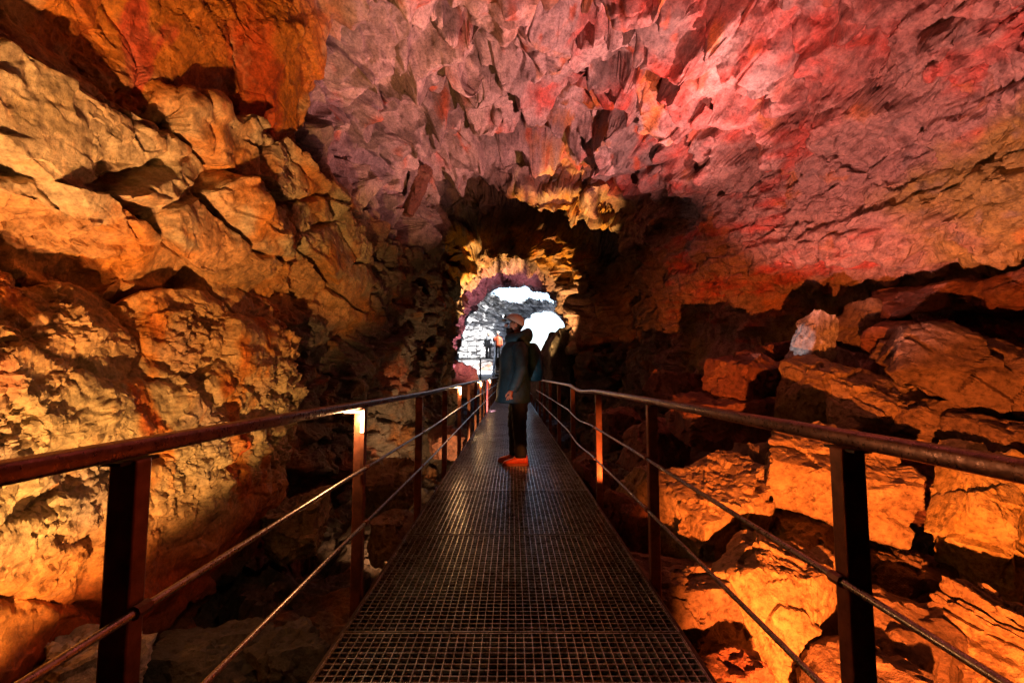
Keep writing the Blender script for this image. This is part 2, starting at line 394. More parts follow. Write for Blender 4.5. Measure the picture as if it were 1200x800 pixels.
def crag(w, s, f, a, n=3, an=(1, 1, 1)):
    """fractured detail: creased planes plus small stepped breaks"""
    o = 0; an = np.array(an, F32)
    for k in range(n):
        o = o + .8 * a * lp(w, s + 7 * k, an * F32(f * 1.1 * 2.25 ** k)) + facets(w, s + 7 * k, an * F32(f * 2.25 ** k), a * .35, a * .5, a * .35, .05, .06)[0]; a *= .48
    return o
# first the big broken blocks, ledges and layers ...
def a_ceil(q, w):
    return .22 * lp(w, 301, (.8, .7, .8)) + blocks(w, 101, (1.2, 1.35, 1.2), .10, .50, .30, .12, .15) + .80 * blocks(w, 102, (2.5, 2.9, 2.5), .06, .27, .16, .11, .18)
def a_ledge(q, w): return blocks(w, 111, (1.3, 1.05, 1.9), .09, .12, .26, .075, .03) + .06 * lp(w, 303, 1.8) + .3 * blocks(w, 119, (3.4, 2.6, 4.4), .07, .12, .18, .08, .06) * sst(-.05, .2, fbm(q, 116, 1.0, 2))
def a_upper(q, w): return facets(w, 121, (.6, .65, .5), .06, .14, .06, .02, .04)[0] + .45 * blocks(w, 126, (1.5, 1.3, 1.3), .07, .14, .14, .07, .08) + .10 * lp(w, 304, 1.1) + .03 * fbm(q, 123, 1.6, 3)
def a_bulge(q, w): return .12 * fbm(q, 133, 1.3, 4) + crag(w, 131, 1.9, .05, 2) + .35 * blocks(w, 136, (1.2, .8, 1.1), .06, .1, .2, .06, .05)
def a_right(q, w):
    zz = q[:, 2] + .015 * (q[:, 1] - 5) + .16 * fbm(q, 141, .8, 4)
    lay = np.floor(zz / .40); fr = zz / .40 - lay; up = sst(3.3, 4.4, q[:, 2])
    hr = lambda l: _re(_h(l.astype(np.int32), l.astype(np.int32) * 0, l.astype(np.int32) * 0, 5), 3)
    hh = hr(lay) + (hr(lay + 1) - hr(lay)) * .5 * np.clip((fr - .9) / .1, 0, 1) + (hr(lay - 1) - hr(lay)) * .5 * np.clip((.1 - fr) / .1, 0, 1)
    step = (.22 * (hh - .5) - .06 * np.clip(1 - np.minimum(fr, 1 - fr) / .06, 0, 1) * sst(-.1, .2, fbm(q, 147, 1.1, 2))) * (1 - .7 * up)
    q2 = w.copy(); q2[:, 2] = lay * .9 + .15 * q2[:, 2]
    d = facets(q2, 142, (.9, 1.15, 1.0), .07, .08, .09, .03, .04)[0]
    return step + d * (1 - .6 * up) + (.10 + .32 * up) * lp(w, 305, (1.1, 1.0, 1.4)) + (.10 + .08 * up) * lp(w, 306, (2.6, 2.2, 3.2)) + up * blocks(w, 145, (1.1, 1.2, 1.3), .11, .42, .24, .10, .14) + .5 * blocks(w, 148, (2.8, 2.4, 3.6), .06, .16, .14, .09, .07)
def a_dark(q, w):
    return (blocks(w, 151, (1.4, 1.1, 1.6), .08, .22, .18, .09, .06) + .14 * lp(w, 307, (1.1, .9, 1.2)) + .45 * blocks(w, 155, (3.2, 2.6, 3.4), .07, .22, .16, .1, .08)) * (1.0 - .1 * sst(13, 15, q[:, 1]))
def a_arch(q, w):
    zz = q[:, 2] + .20 * fbm(q, 161, 1.2, 3) + .12 * q[:, 0]
    lay = np.floor(zz / .30); fr = zz / .30 - lay
    hh = _re(_h(lay.astype(np.int32), lay.astype(np.int32) * 0, lay.astype(np.int32) * 0, 6), 3)
    return .18 * (hh - .5) * np.clip(np.minimum(fr, 1 - fr) / .12, 0, 1) + .24 * lp(w, 309, (1.2, 1.2, 1.8)) + .06 * lp(w, 310, (2.8, 2.6, 4)) + .8 * blocks(w, 162, (1.5, 1.6, 2.2), .10, .18, .22, .10, .15)
def a_floor(q, w): return facets(w, 171, (1.8, 1.6, 1.8), .14, .16, .15, .06, .06)[0] + .15 * lp(w, 311, 1.7)
# ... then the finer fracture on the displaced surface
def f_ceil(q, w): return lpf(w, 320, 5.0, .022, 3, .5) + crag(w, 103, 8.0, .009, 2)
def f_ledge(q, w): return crag(w, 112, 3.0, .040, 4) * (.45 + sst(-.1, .25, fbm(q, 117, .9, 2))) + .010 * fbm(q, 118, 9, 3)
def f_upper(q, w): return crag(w, 122, 2.6, .050, 4) * (.35 + sst(-.1, .3, fbm(q, 127, 1.1, 2))) + .010 * fbm(q, 128, 8, 3)
def f_bulge(q, w):
    m = (.5 + 1.15 * sst(-.2, .25, fbm(q, 137, .9, 4))) * (.3 + .7 * sst(-.15, .6, q[:, 2] + .5 * fbm(q, 138, 1.0, 2)))
    return crag(q + .03 * np.stack([gn(q, 91, 9), gn(q, 92, 9), gn(q, 93, 9)], -1).astype(F32), 132, 6.0, .040, 3, (1, .9, 1.1)) * m + .020 * ridg(q, 134, 11, 3, .6) * m
def f_right(q, w): return crag(w, 143, 4.0, .045, 3, (1, .9, 1.35)) + .008 * fbm(q, 144, 9, 3)
def f_dark(q, w): return crag(w, 152, 5.2, .035, 3)
def f_arch(q, w): return crag(w, 163, 6.0, .022, 2, (1, 1, 1.3))
def f_floor(q, w): return crag(w, 172, 4.2, .07, 3) + .02 * fbm(q, 173, 5, 3)
WS = (w_ceil, w_ledge, w_upper, w_bulge, w_right, w_dark, w_arch, w_floor)
for w_, f_ in zip(WS, (a_ceil, a_ledge, a_upper, a_bulge, a_right, a_dark, a_arch, a_floor)): add(w_, f_)
def normals(A):
    n_ = np.cross(np.gradient(A, axis=1), np.gradient(A, axis=0)); n_ /= np.linalg.norm(n_, axis=2, keepdims=True) + 1e-9
    return (n_ * sgn).reshape(-1, 3).astype(F32)
G1 = blur((p + N * D[:, None]).reshape(nr, nc, 3), 1)
N = normals(blur(G1, 8)); p = G1.reshape(-1, 3).astype(F32)
wp = p + np.stack([fbm(p, 41, 4.2, 3), fbm(p, 45, 4.2, 3), fbm(p, 49, 4.2, 3)], -1) * F32(.035)
ids = vor(p, 101, (1.2, 1.35, 1.2))[2]
D = np.zeros(len(p), F32)
for w_, f_ in zip(WS, (f_ceil, f_ledge, f_upper, f_bulge, f_right, f_dark, f_arch, f_floor)): add(w_, f_)
# columns along the floor seam agree exactly
V = (p + N * D[:, None]).reshape(nr, nc, 3)
V[:, -1] = V[:, 0]

# --- mineral colours (stains of the rock; arch and far end also carry painted light and shade)
def rgb(*c): return np.array(c, F32)[None, :]
def lerp(a, b, t): return a + (b - a) * np.clip(t, 0, 1)[:, None]
BAS = rgb(.20, .165, .165); DRK = rgb(.13, .10, .09); TAN = rgb(.50, .37, .21); OCH = rgb(.55, .19, .022); RUST = rgb(.46, .075, .014); RED = rgb(.52, .055, .035); OLV = rgb(.30, .215, .05); YEL = rgb(.60, .31, .045); MAU = rgb(.36, .255, .25); PALE = rgb(.56, .43, .27)
n1 = fbm(p, 201, 1.1, 5); n2 = fbm(p, 211, 1.9, 5); n3 = fbm(p, 221, 3.6, 4); n4 = fbm(p * np.array([1, 1, .28], F32), 231, 3.0, 4); n5 = fbm(p, 241, .55, 4)
def mixd(stack):
    c = stack[0]
    for col, t in stack[1:]: c = lerp(c, col, t)
    return c
one = np.ones((len(p), 1), F32)
px_, py_, pz_ = p[:, 0], p[:, 1], p[:, 2]
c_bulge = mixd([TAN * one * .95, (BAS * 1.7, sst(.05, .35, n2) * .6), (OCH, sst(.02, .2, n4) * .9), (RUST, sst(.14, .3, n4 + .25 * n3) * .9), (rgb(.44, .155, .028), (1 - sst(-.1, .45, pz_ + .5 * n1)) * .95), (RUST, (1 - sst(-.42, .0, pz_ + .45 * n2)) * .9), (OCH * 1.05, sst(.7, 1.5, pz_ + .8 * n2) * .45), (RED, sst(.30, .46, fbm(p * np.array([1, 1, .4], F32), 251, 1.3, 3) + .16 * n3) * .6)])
c_ledge = mixd([PALE * one, (OCH, sst(.02, .3, n2) * .75), (TAN * .8, sst(.0, .3, n3)), (OCH * 1.15, sst(.05, -.3, n1) * .8), (RUST, sst(.25, .4, n4) * .7), (OCH, (1 - sst(6.9, 7.3, CF + n3)) * .6)])
c_upper = mixd([OCH * one * rgb(.95, .95, 1.1), (RUST, sst(-.05, .22, n1)), (TAN * .9, sst(.08, .3, n2) * .75), (RED * .9, sst(.22, .36, n4) * .8), (BAS * 1.2, sst(.25, .4, n5) * .7)])
cr = _re(ids, 9); cr2 = _re(ids, 11)
c_ceil = mixd([MAU * one * (.50 + .95 * cr[:, None]), (RED, sst(.02, .3, n1 + .10 * px_ - .07) * (.35 + .45 * sst(-.2, .25, n3))), (OCH, (cr2 > .78) * sst(-.8, 1.5, px_) * sst(-.25, .2, n3) * .75), (RUST, sst(.15, .35, n4) * .7), (BAS * .9, sst(.1, .3, n5) * .5)])
rz_ = pz_ + .05 * n2
c_right = mixd([MAU * one * rgb(1.0, .85, .8), (RED * 1.05, sst(.0, .22, fbm(p * np.array([.5, .5, 2.2], F32), 261, 1.6, 4)) * (.35 + .45 * sst(-.2, .25, n3))), (OLV, (1 - sst(4.8, 6.0, py_ + 2 * n1)) * sst(1.9, 2.3, rz_) * (1 - sst(3.3, 3.6, rz_ + .3 * n2)) * .9), (OCH, sst(.18, .34, n2) * .6), (BAS * .9, sst(.12, .3, n3) * .5), (OLV * .9, (1 - sst(2.3, 2.7, rz_)) * sst(.0, .2, n1) * .7)])
c_arch = mixd([YEL * one * .8, (OCH, sst(-.05, .2, n2)), (DRK, sst(-.02, .12, n1) * .75), (BAS * .7, sst(.05, .2, n3) * .6), (RUST, sst(.12, .3, n5) * .8), (TAN, sst(.12, .3, n3 + .4 * n2) * .6), (DRK, sst(5.0, 5.4, pz_ + .3 * n2) * .8), (DRK, sst(-.1, -.7, px_ + .4 * n1) * (1 - sst(11.6, 12.2, YF)) * .8)])  # lit amber middle and dark unlit gap are painted into the arch colour
c_arch = lerp(c_arch, DRK * one, sst(1.9, 2.5, px_ + .5 * n1) * .85); c_arch = lerp(c_arch, DRK * one, (1 - sst(2.2, 3.0, pz_ + .6 * n2)) * .8)  # shade of the right jamb and lower arch painted in
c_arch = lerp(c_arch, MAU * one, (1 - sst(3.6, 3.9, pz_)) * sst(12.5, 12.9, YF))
c_dark = mixd([DRK * one, (OCH * .55, sst(.05, .3, n2) * .6), (RUST * .5, sst(.15, .3, n1) * .6), (BAS, sst(.1, .3, n3) * .5)])
c_far = mixd([MAU * one * rgb(1.1, .95, 1.0), (RED * .8, sst(.1, .3, n1) * .5), (BAS, sst(.1, .3, n2) * .6)])
grey = mixd([rgb(.24, .24, .25) * one, (rgb(.22, .22, .23), sst(.05, .25, n2)), (rgb(.62, .64, .68), sst(.04, .14, n3 + .3 * n2)), (rgb(.06, .06, .065), sst(.1, .18, fbm(p, 271, 2.6, 4)))])  # pale and black patches paint the contrast of raking sun on the crags
c_far = lerp(c_far, grey, sst(17, 21, YF + 2 * n1))
c_dark = lerp(c_dark, c_far, farw)
c_floor = mixd([DRK * one * 1.2, (OCH * .6, sst(.05, .3, n2) * .6), (BAS, sst(.1, .3, n1))])
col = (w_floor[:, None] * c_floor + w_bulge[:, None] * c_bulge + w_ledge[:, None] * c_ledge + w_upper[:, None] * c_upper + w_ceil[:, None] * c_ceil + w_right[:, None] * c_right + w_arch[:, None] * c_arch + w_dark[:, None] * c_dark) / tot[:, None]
col = np.clip(col, .01, .9).reshape(nr, nc, 3)

def shell_piece(name, c0, c1, hole=None):
    a = int(np.searchsorted(cs, c0)); b = int(np.searchsorted(cs, c1)) + 1
    me, q = grid_mesh(name, np.ascontiguousarray(V[:, a:b]))
    if hole is not None:
        vv = V[:, a:b].reshape(-1, 3); ctr = vv[q].mean(1); q = q[~hole(ctr)]
    finish(me, q, np.ascontiguousarray(col[:, a:b]).reshape(-1, 3))
    return link(name, me, M['shell'])
def sky_hole(c):
    r = np.hypot((c[:, 0] - 1.2) / 2.8, (c[:, 1] - 31.2) / 3.0) + .45 * fbm(c.astype(F32), 401, .55, 4)
    return (r < 1) & (c[:, 2] > 4.2)
tag(shell_piece('cave_wall', 2, 11, sky_hole), 'orange and ochre cave wall with pale broken ledge to the left of the walkway', 'cave wall', kind='structure')
tag(shell_piece('cave_ceiling', 11, 16, sky_hole), 'jagged mauve and red cave ceiling of broken lava blocks', 'cave ceiling', kind='structure')
tag(shell_piece('cave_wall', 16, 20, sky_hole), 'banded red and pink cave wall above the boulder pile', 'cave wall', kind='structure')
f1_ = shell_piece('cave_floor', 0, 2); tag(f1_, 'dark rubble cave floor below the walkway', 'cave floor', kind='structure')
f2_ = shell_piece('cave_floor', 20, 23); tag(f2_, 'dark sloping cave floor under the boulder pile', 'cave floor', kind='structure')

# snow outside the mouth of the tube, and an added drift inside to bounce the sun
def patch(name, x0, x1, y0, y1, z, n=60, amp=.6, tilt=(0, 0), hole=None):
    X, Y_ = np.meshgrid(np.linspace(x0, x1, n), np.linspace(y0, y1, n)); q = np.column_stack([X.reshape(-1), Y_.reshape(-1), np.zeros(n * n)]).astype(F32)
    Z = z + tilt[0] * (q[:, 0] - x0) + tilt[1] * (q[:, 1] - y0) + amp * fbm(q, 301, .3, 4)
    q[:, 2] = Z; me, f = grid_mesh(name, q.reshape(n, n, 3)); finish(me, f); return link(name, me, M['snow'])
tag(patch('snow_slope', -30, 40, 39.0, 140, 1.9, 80, .5, (0, .055)), 'white snow slope outside the cave mouth', 'snow', kind='structure')

tag(patch('bounce_snow', -3.6, 4.2, 25.5, 38.9, -.1, 70, .35, (0.03, .19)), 'added drift of snow on the cave floor that bounces sun to the roof', 'snow', kind='structure')  # added snow, reflects sunlight up onto the roof
# ------------------------------------------------------------------ boulders
def ico(sub):
    bm = bmesh.new(); bmesh.ops.create_icosphere(bm, subdivisions=sub, radius=1)
    v = np.array([x.co[:] for x in bm.verts], F32); f = np.array([[l.index for l in x.verts] for x in bm.faces], np.int32); bm.free(); return v, f
ICO = {k: ico(k) for k in (4, 5, 6)}
def rock_mesh(name, size, seed, sub=5, rough=1.0, cuts=7, top=1.6, layers=0, lump=0):
    r = random.Random(seed); v, f = ICO[sub]
    S = np.array(size, F32) / 2
    pl = []
    for ax in range(3):
        for sg in (-1, 1):
            n = np.array([r.uniform(-.22, .22) for _ in range(3)]); n[ax] = sg; n /= np.linalg.norm(n); pl.append((n, r.uniform(.86, 1.0)))
    for _ in range(cuts):
        n = np.array([r.gauss(0, 1) for _ in range(3)]); n /= np.linalg.norm(n); pl.append((n, r.uniform(.86, 1.14)))
    nn = np.array([a for a, _ in pl], F32); hh = np.array([b for _, b in pl], F32)
    dots = v @ nn.T; rad = np.where(dots > .05, hh[None, :] / np.maximum(dots, .05), 99)
    k = 42.0 if not lump else 7.0
    which = rad.argmin(1); R_ = -np.log(np.exp(-k * np.minimum(rad, 5)).sum(1)) / k
    q = v * R_[:, None] * S[None, :]
    ms = float(S.mean()); wn = q + F32(seed * 3.17)
    amp = np.array([r.uniform(.35, 1.1) for _ in pl], F32); amp[5] = top
    am = amp[which]
    d = rough * am * (.020 * ridg(wn, 5, 9, 4) + .010 * ridg(wn, 9, 26, 3)) + .045 * ms * fbm(wn, 3, 1.3 / max(ms, .1), 4)
    fc, _, e = facets(wn + .05 * np.stack([gn(wn, 61, 4), gn(wn, 62, 4), gn(wn, 63, 4)], -1), seed % 91, 1.5 / max(ms, .15), .06 * ms, .10 * ms, .06 * ms, .035, .03)
    d = d + fc + crag(wn, seed % 53, 3.2 / max(ms, .15), .028 * ms, 3)
    if layers:
        zz = q[:, 2] + .4 * q[:, 0] + .03 * gn(wn, 71, 3); fr = np.abs(((zz / layers) % 1) - .5) * 2
        d = d - .06 * np.clip(1 - fr / .35, 0, 1) * (1 + .5 * gn(wn, 72, 5)) + .03 * (_re(_h(np.floor(zz / layers).astype(np.int32), np.zeros(len(q), np.int32), np.zeros(len(q), np.int32), seed), 2) - .5)
    q = q + v * d[:, None]
    me = bpy.data.meshes.new(name); me.vertices.add(len(q)); me.vertices.foreach_set('co', q.reshape(-1).astype(F32))
    me.loops.add(f.size); me.loops.foreach_set('vertex_index', f.reshape(-1)); me.polygons.add(len(f)); me.polygons.foreach_set('loop_start', np.arange(0, f.size, 3, dtype=np.int32))
    me.polygons.foreach_set('use_smooth', np.ones(len(f), bool)); me.update(calc_edges=True); me.set_sharp_from_angle(angle=R(24))
    return me
def rock(px, py, Y, size, rot, seed, label, m='b_brown', sub=5, name='boulder', cat='boulder', group=None, **kw):
    o = link(name, rock_mesh(name, size, seed, sub, **kw), M[m]); o.location = P(px, py, Y); o.rotation_euler = tuple(R(a) for a in rot)
    return tag(o, label, cat, group)
GB = 'boulders piled against the right wall'
right_rocks = [
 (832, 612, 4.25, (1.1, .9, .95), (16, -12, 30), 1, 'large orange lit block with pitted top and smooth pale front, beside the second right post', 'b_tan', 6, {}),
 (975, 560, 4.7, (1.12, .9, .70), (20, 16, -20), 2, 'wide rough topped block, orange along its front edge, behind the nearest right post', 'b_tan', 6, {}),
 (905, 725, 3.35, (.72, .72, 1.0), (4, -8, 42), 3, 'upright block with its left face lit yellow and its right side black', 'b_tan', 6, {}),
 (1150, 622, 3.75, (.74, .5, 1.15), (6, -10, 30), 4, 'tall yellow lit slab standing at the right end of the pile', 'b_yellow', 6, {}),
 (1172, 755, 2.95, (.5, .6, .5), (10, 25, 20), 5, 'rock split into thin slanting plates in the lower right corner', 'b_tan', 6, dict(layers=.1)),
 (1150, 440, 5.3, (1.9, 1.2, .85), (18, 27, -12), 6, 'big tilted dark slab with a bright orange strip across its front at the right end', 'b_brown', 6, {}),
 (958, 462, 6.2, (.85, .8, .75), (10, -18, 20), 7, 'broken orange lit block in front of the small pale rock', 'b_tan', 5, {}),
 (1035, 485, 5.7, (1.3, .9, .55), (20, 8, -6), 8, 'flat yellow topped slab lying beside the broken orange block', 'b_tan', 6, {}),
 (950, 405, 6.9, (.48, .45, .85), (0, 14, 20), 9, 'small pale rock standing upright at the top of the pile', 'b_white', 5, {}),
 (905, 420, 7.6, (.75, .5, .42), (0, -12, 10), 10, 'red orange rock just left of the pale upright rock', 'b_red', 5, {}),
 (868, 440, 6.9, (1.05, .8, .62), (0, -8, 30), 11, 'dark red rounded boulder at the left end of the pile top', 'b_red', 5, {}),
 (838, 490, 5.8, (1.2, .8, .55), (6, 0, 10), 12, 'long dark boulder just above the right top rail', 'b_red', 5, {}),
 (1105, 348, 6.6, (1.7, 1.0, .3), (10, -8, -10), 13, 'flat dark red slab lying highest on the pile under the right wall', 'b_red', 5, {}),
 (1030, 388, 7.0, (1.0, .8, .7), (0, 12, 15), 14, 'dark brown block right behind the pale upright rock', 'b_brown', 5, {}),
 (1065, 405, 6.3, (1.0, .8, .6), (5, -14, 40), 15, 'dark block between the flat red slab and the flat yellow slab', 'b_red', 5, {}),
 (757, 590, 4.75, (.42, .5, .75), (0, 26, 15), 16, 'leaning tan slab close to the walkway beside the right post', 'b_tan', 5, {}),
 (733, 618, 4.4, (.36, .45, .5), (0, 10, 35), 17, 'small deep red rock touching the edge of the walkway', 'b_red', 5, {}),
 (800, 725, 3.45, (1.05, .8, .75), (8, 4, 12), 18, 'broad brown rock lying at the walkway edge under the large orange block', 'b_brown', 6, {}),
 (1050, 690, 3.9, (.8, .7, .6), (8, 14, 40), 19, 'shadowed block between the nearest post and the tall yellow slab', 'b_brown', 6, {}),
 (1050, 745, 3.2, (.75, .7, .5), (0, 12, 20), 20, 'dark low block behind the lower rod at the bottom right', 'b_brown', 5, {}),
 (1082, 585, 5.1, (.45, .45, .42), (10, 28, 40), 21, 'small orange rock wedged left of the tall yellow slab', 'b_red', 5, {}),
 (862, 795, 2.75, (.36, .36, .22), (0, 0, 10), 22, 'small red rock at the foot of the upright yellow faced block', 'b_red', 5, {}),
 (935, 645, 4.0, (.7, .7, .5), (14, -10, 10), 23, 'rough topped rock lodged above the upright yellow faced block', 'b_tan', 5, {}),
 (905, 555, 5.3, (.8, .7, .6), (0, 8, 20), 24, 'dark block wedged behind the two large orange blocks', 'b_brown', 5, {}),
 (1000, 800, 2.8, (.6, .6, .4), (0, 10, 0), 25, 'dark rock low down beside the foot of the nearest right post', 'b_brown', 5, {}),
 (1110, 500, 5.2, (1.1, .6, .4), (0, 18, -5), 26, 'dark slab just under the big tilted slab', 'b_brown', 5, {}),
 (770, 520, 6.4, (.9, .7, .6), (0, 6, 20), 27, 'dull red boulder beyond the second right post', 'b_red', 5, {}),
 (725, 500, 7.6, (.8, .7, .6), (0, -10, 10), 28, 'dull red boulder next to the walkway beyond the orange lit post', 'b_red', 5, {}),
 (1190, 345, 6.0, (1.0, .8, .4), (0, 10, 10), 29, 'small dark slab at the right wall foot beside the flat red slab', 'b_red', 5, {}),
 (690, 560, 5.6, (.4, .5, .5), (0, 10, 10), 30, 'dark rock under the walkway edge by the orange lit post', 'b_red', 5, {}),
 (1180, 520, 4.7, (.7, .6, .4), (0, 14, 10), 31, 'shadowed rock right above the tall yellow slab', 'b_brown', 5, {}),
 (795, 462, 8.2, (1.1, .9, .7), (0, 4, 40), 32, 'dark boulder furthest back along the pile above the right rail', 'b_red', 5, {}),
]
for px, py, Y, size, rot, seed, lab, m, sub, kw in right_rocks:
    if px > 850 and Y > 4.6: Y *= .86; size = tuple(a * .88 for a in size)
    rock(px, py, Y, size, rot, seed, lab, m, sub, group=GB, **kw)
GL = 'rocks on the cave floor left of the walkway'
for px, py, Y, size, rot, seed, lab, m, sub, kw in [
 (250, 795, 2.9, (.62, .5, .4), (0, 8, 20), 41, 'smooth grey rock on the floor in the lower left', 'b_grey', 5, {}),
 (345, 785, 3.0, (.4, .5, .4), (0, -10, 40), 42, 'grey pointed rock against the walkway edge at lower left', 'b_grey', 5, {}),
 (100, 800, 2.5, (.40, .4, .24), (0, 10, 10), 43, 'crusty rock with a sunlit looking yellow top left of the nearest post', 'b_white', 5, dict(rough=2.2)),
 (345, 620, 4.6, (.55, .5, .42), (0, -8, 20), 44, 'brown crusty rock at the wall foot left of the lamp post', 'b_tan', 5, dict(rough=2.0)),
 (455, 572, 5.9, (.75, .7, .62), (0, 0, 30), 45, 'orange lit crusty rock between the lamp post and the next post', 'b_tan', 5, dict(rough=2.4)),
 (462, 628, 4.7, (.5, .5, .42), (0, 0, 10), 46, 'dark rounded boulder in front of the orange lit crusty rock', 'b_brown', 5, dict(lump=1)),
 (520, 520, 8.0, (.5, .7, .5), (0, 0, 20), 47, 'rust red rock against the walkway beyond the third left post', 'b_red', 5, {}),
]: rock(px, py, Y, size, rot, seed, lab, m, sub, group=GL, **kw)
rock(656, 438, 14.2, (1.5, 1.6, 2.5), (0, 6, 20), 51, 'big dark rock mass right behind the backpack', 'b_grey', 5)
rock(536, 446, 16.5, (1.5, 1.2, 1.2), (0, 10, 20), 52, 'dull red rock heap left of the far stairs', 'b_red', 5)
rock(526, 338, 12.6, (.62, .6, .95), (0, 0, 20), 53, 'black rounded rock jutting from the left side of the arch', 'b_grey', 5, lump=1)
rock(488, 224, 8.6, (.24, .28, 1.15), (0, 20, 10), 54, 'narrow pointed rock hanging from the roof left of the dark gap', 'b_red', 5, name='hanging_rock', cat='rock', cuts=14)

# ------------------------------------------------------------------ walkway
HW = .73
wk = empty('metal_walkway', (0, 0, 0)); tag(wk, 'long steel grating walkway running straight down the cave', 'walkway')
def panel_bm(L):
    bm = bmesh.new(); n = 41
    for k in range(n + 1):
        x = -HW + .008 + (2 * HW - .016) * k / n
        box(bm, x - .0019, x + .0019, .012, L - .012, -.034, 0)
    m = int(L / .0355)
    for k in range(1, m):
        yy = L * k / m
        # twisted cross bar: alternating small bumps between the bearing bars
        box(bm, -HW + .01, HW - .01, yy - .0022, yy + .0022, -.014, -.0015)
    box(bm, -HW, HW, .003, .009, -.036, .001); box(bm, -HW, HW, L - .009, L - .003, -.036, .001)
    box(bm, -HW, -HW + .004, .0095, L - .0095, -.0355, .0015); box(bm, HW - .004, HW, .0095, L - .0095, -.0355, .0015)
    return bm
PL = 1.21; pan0 = None
y = 4.48 - 5 * PL
while y < 22.9:
    if pan0 is None: o = pan0 = obj('grating_panel', panel_bm(PL), M['grate'], wk)
    else: o = pan0.copy(); C.objects.link(o); o.parent = wk
    o.location = (rnd.uniform(-.003, .003), y, rnd.uniform(-.002, .002)); o.rotation_euler = (rnd.uniform(-.003, .003), 0, 0); y += PL
yend = y
for s in (-1, 1):
    bm = bmesh.new(); sweep(bm, [(s * (HW + .012), -1.6, -.085), (s * (HW + .012), yend, -.085)], rrect(.018, .15, .003)); obj('side_beam', bm, M['dark_steel'], wk)
for k in range(10):
    bm = bmesh.new(); box(bm, -HW, HW, -.03 + k * 2.42 - .4, .03 + k * 2.42 - .4, -.14, -.045); obj('cross_beam', bm, M['dark_steel'], wk)
    for s in (-1, 1):
        bm = bmesh.new(); box(bm, s * .5 - .035, s * .5 + .035, -.035 + k * 2.42 - .4, .035 + k * 2.42 - .4, -1.35, -.141); obj('support_leg', bm, M['dark_steel'], wk)

RX = .79
def railing(s, posts, zoff, label, lamps=()):
    root = empty('handrail', (s * RX, 0, 0)); tag(root, label, 'railing', 'railings along the walkway')
    yl = np.linspace(-1.6, yend, 60)
    ys_ = sorted(set(list(yl) + [z[0] for z in zoff])); zz = np.interp(ys_, [a for a, _ in zoff], [b for _, b in zoff])
    bm = bmesh.new(); sweep(bm, [(0, a, .962 + b) for a, b in zip(ys_, zz)], rrect(.044, .036, .008)); obj('top_rail', bm, M['rail'], root, True)
    for h, n in ((.64, 'middle_rod'), (.36, 'lower_rod')):
        bm = bmesh.new(); sweep(bm, [(-s * .037, a, h + b) for a, b in zip(ys_, zz)], circ(.0085, 8)); obj(n, bm, M['rod'], root, True)
    for yp in posts:
        dz = float(np.interp(yp, [a for a, _ in zoff], [b for _, b in zoff]))
        bm = bmesh.new()
        box(bm, -.028, .028, yp - .022, yp + .022, -.16, .940 + dz)
        po = obj('post', bm, M['rust'], root, bev=.005)
        bm = bmesh.new(); box(bm, -.036, .036, yp - .045, yp + .045, -.168, -.1605)
        for b_ in (-.034, .034): bmesh.ops.create_cone(bm, cap_ends=True, segments=6, radius1=.009, radius2=.009, depth=.012, matrix=Matrix.Translation((0, yp + b_, -.153)))
        obj('foot_plate', bm, M['dark_steel'], po)
        bm = bmesh.new(); box(bm, -.020, .020, yp - .050, yp + .050, .9335 + dz, .9395 + dz)
        obj('bracket', bm, M['dark_steel'], po)
        for h in (.64, .36):
            bm = bmesh.new(); sweep(bm, [(-s * .037, yp - .018, h + dz), (-s * .037, yp + .018, h + dz)], circ(.014, 8)); obj('rod_collar', bm, M['rust'], po)
    return root
lp = [-.55, .96, 2.40, 3.90, 5.40, 6.90, 8.40, 9.95, 11.5, 13.0, 14.6, 16.2, 17.8, 19.4, 21.0, 22.4]
rp = [-.5, 1.09, 2.60, 4.20, 5.95, 7.7, 9.5, 11.2, 13.0, 14.8, 16.6, 18.4, 20.2, 22.0]
railing(-1, lp, [(-2, .0), (2, -.005), (4.3, -.02), (6, -.01), (9, .005), (25, .0)], 'rust brown railing along the left edge of the walkway with lamps on its posts')
railing(1, rp, [(-2, .0), (3, -.0), (4.4, -.010), (5.1, -.040), (5.4, -.038), (6.2, .004), (9, .004), (25, .0)], 'rust brown railing on the right of the walkway with a kink in its top rail')

def lamp(name, kind, loc, color, W, target=None, angle=60, blend=.4, rad=.03):
    d = bpy.data.lights.new(name, kind); d.energy = W; d.color = color; d.shadow_soft_size = rad
    if kind == 'SPOT': d.spot_size = R(angle); d.spot_blend = blend
    o = bpy.data.objects.new(name, d); C.objects.link(o); o.location = loc
    if target is not None: o.rotation_euler = (Vector(target) - Vector(loc)).to_track_quat('-Z', 'Y').to_euler()
    return o
# strip lamps fixed under the left rail
names = ['nearest lit strip lamp under the left rail, its light running down the lamp post', 'second lit strip lamp under the left rail, past the dark third post', 'third lit strip lamp, a small glow far down the left rail', 'furthest lit strip lamp at the end of the left rail']
for k, yp in enumerate((2.40, 6.90, 11.5, 16.2)):
    t = empty('post_lamp', (-RX, yp, .9)); tag(t, names[k], 'lamp', 'strip lamps under the left rail')
    bm = bmesh.new(); box(bm, -.075, .012, -.034, -.0235, .012, .034); box(bm, .012, .030, -.034, -.0235, -.30, .034); obj('bracket', bm, M['rust'], t)
    bm = bmesh.new(); box(bm, -.073, .010, -.040, -.0345, .014, .026); box(bm, .0125, .028, -.040, -.0345, -.085, .026); obj('light_strip', bm, M['strip'], t)
    l = lamp('strip_light', 'POINT', (.0, -.085, -.02), (1, .55, .22), 2.0, rad=.03); l.parent = t

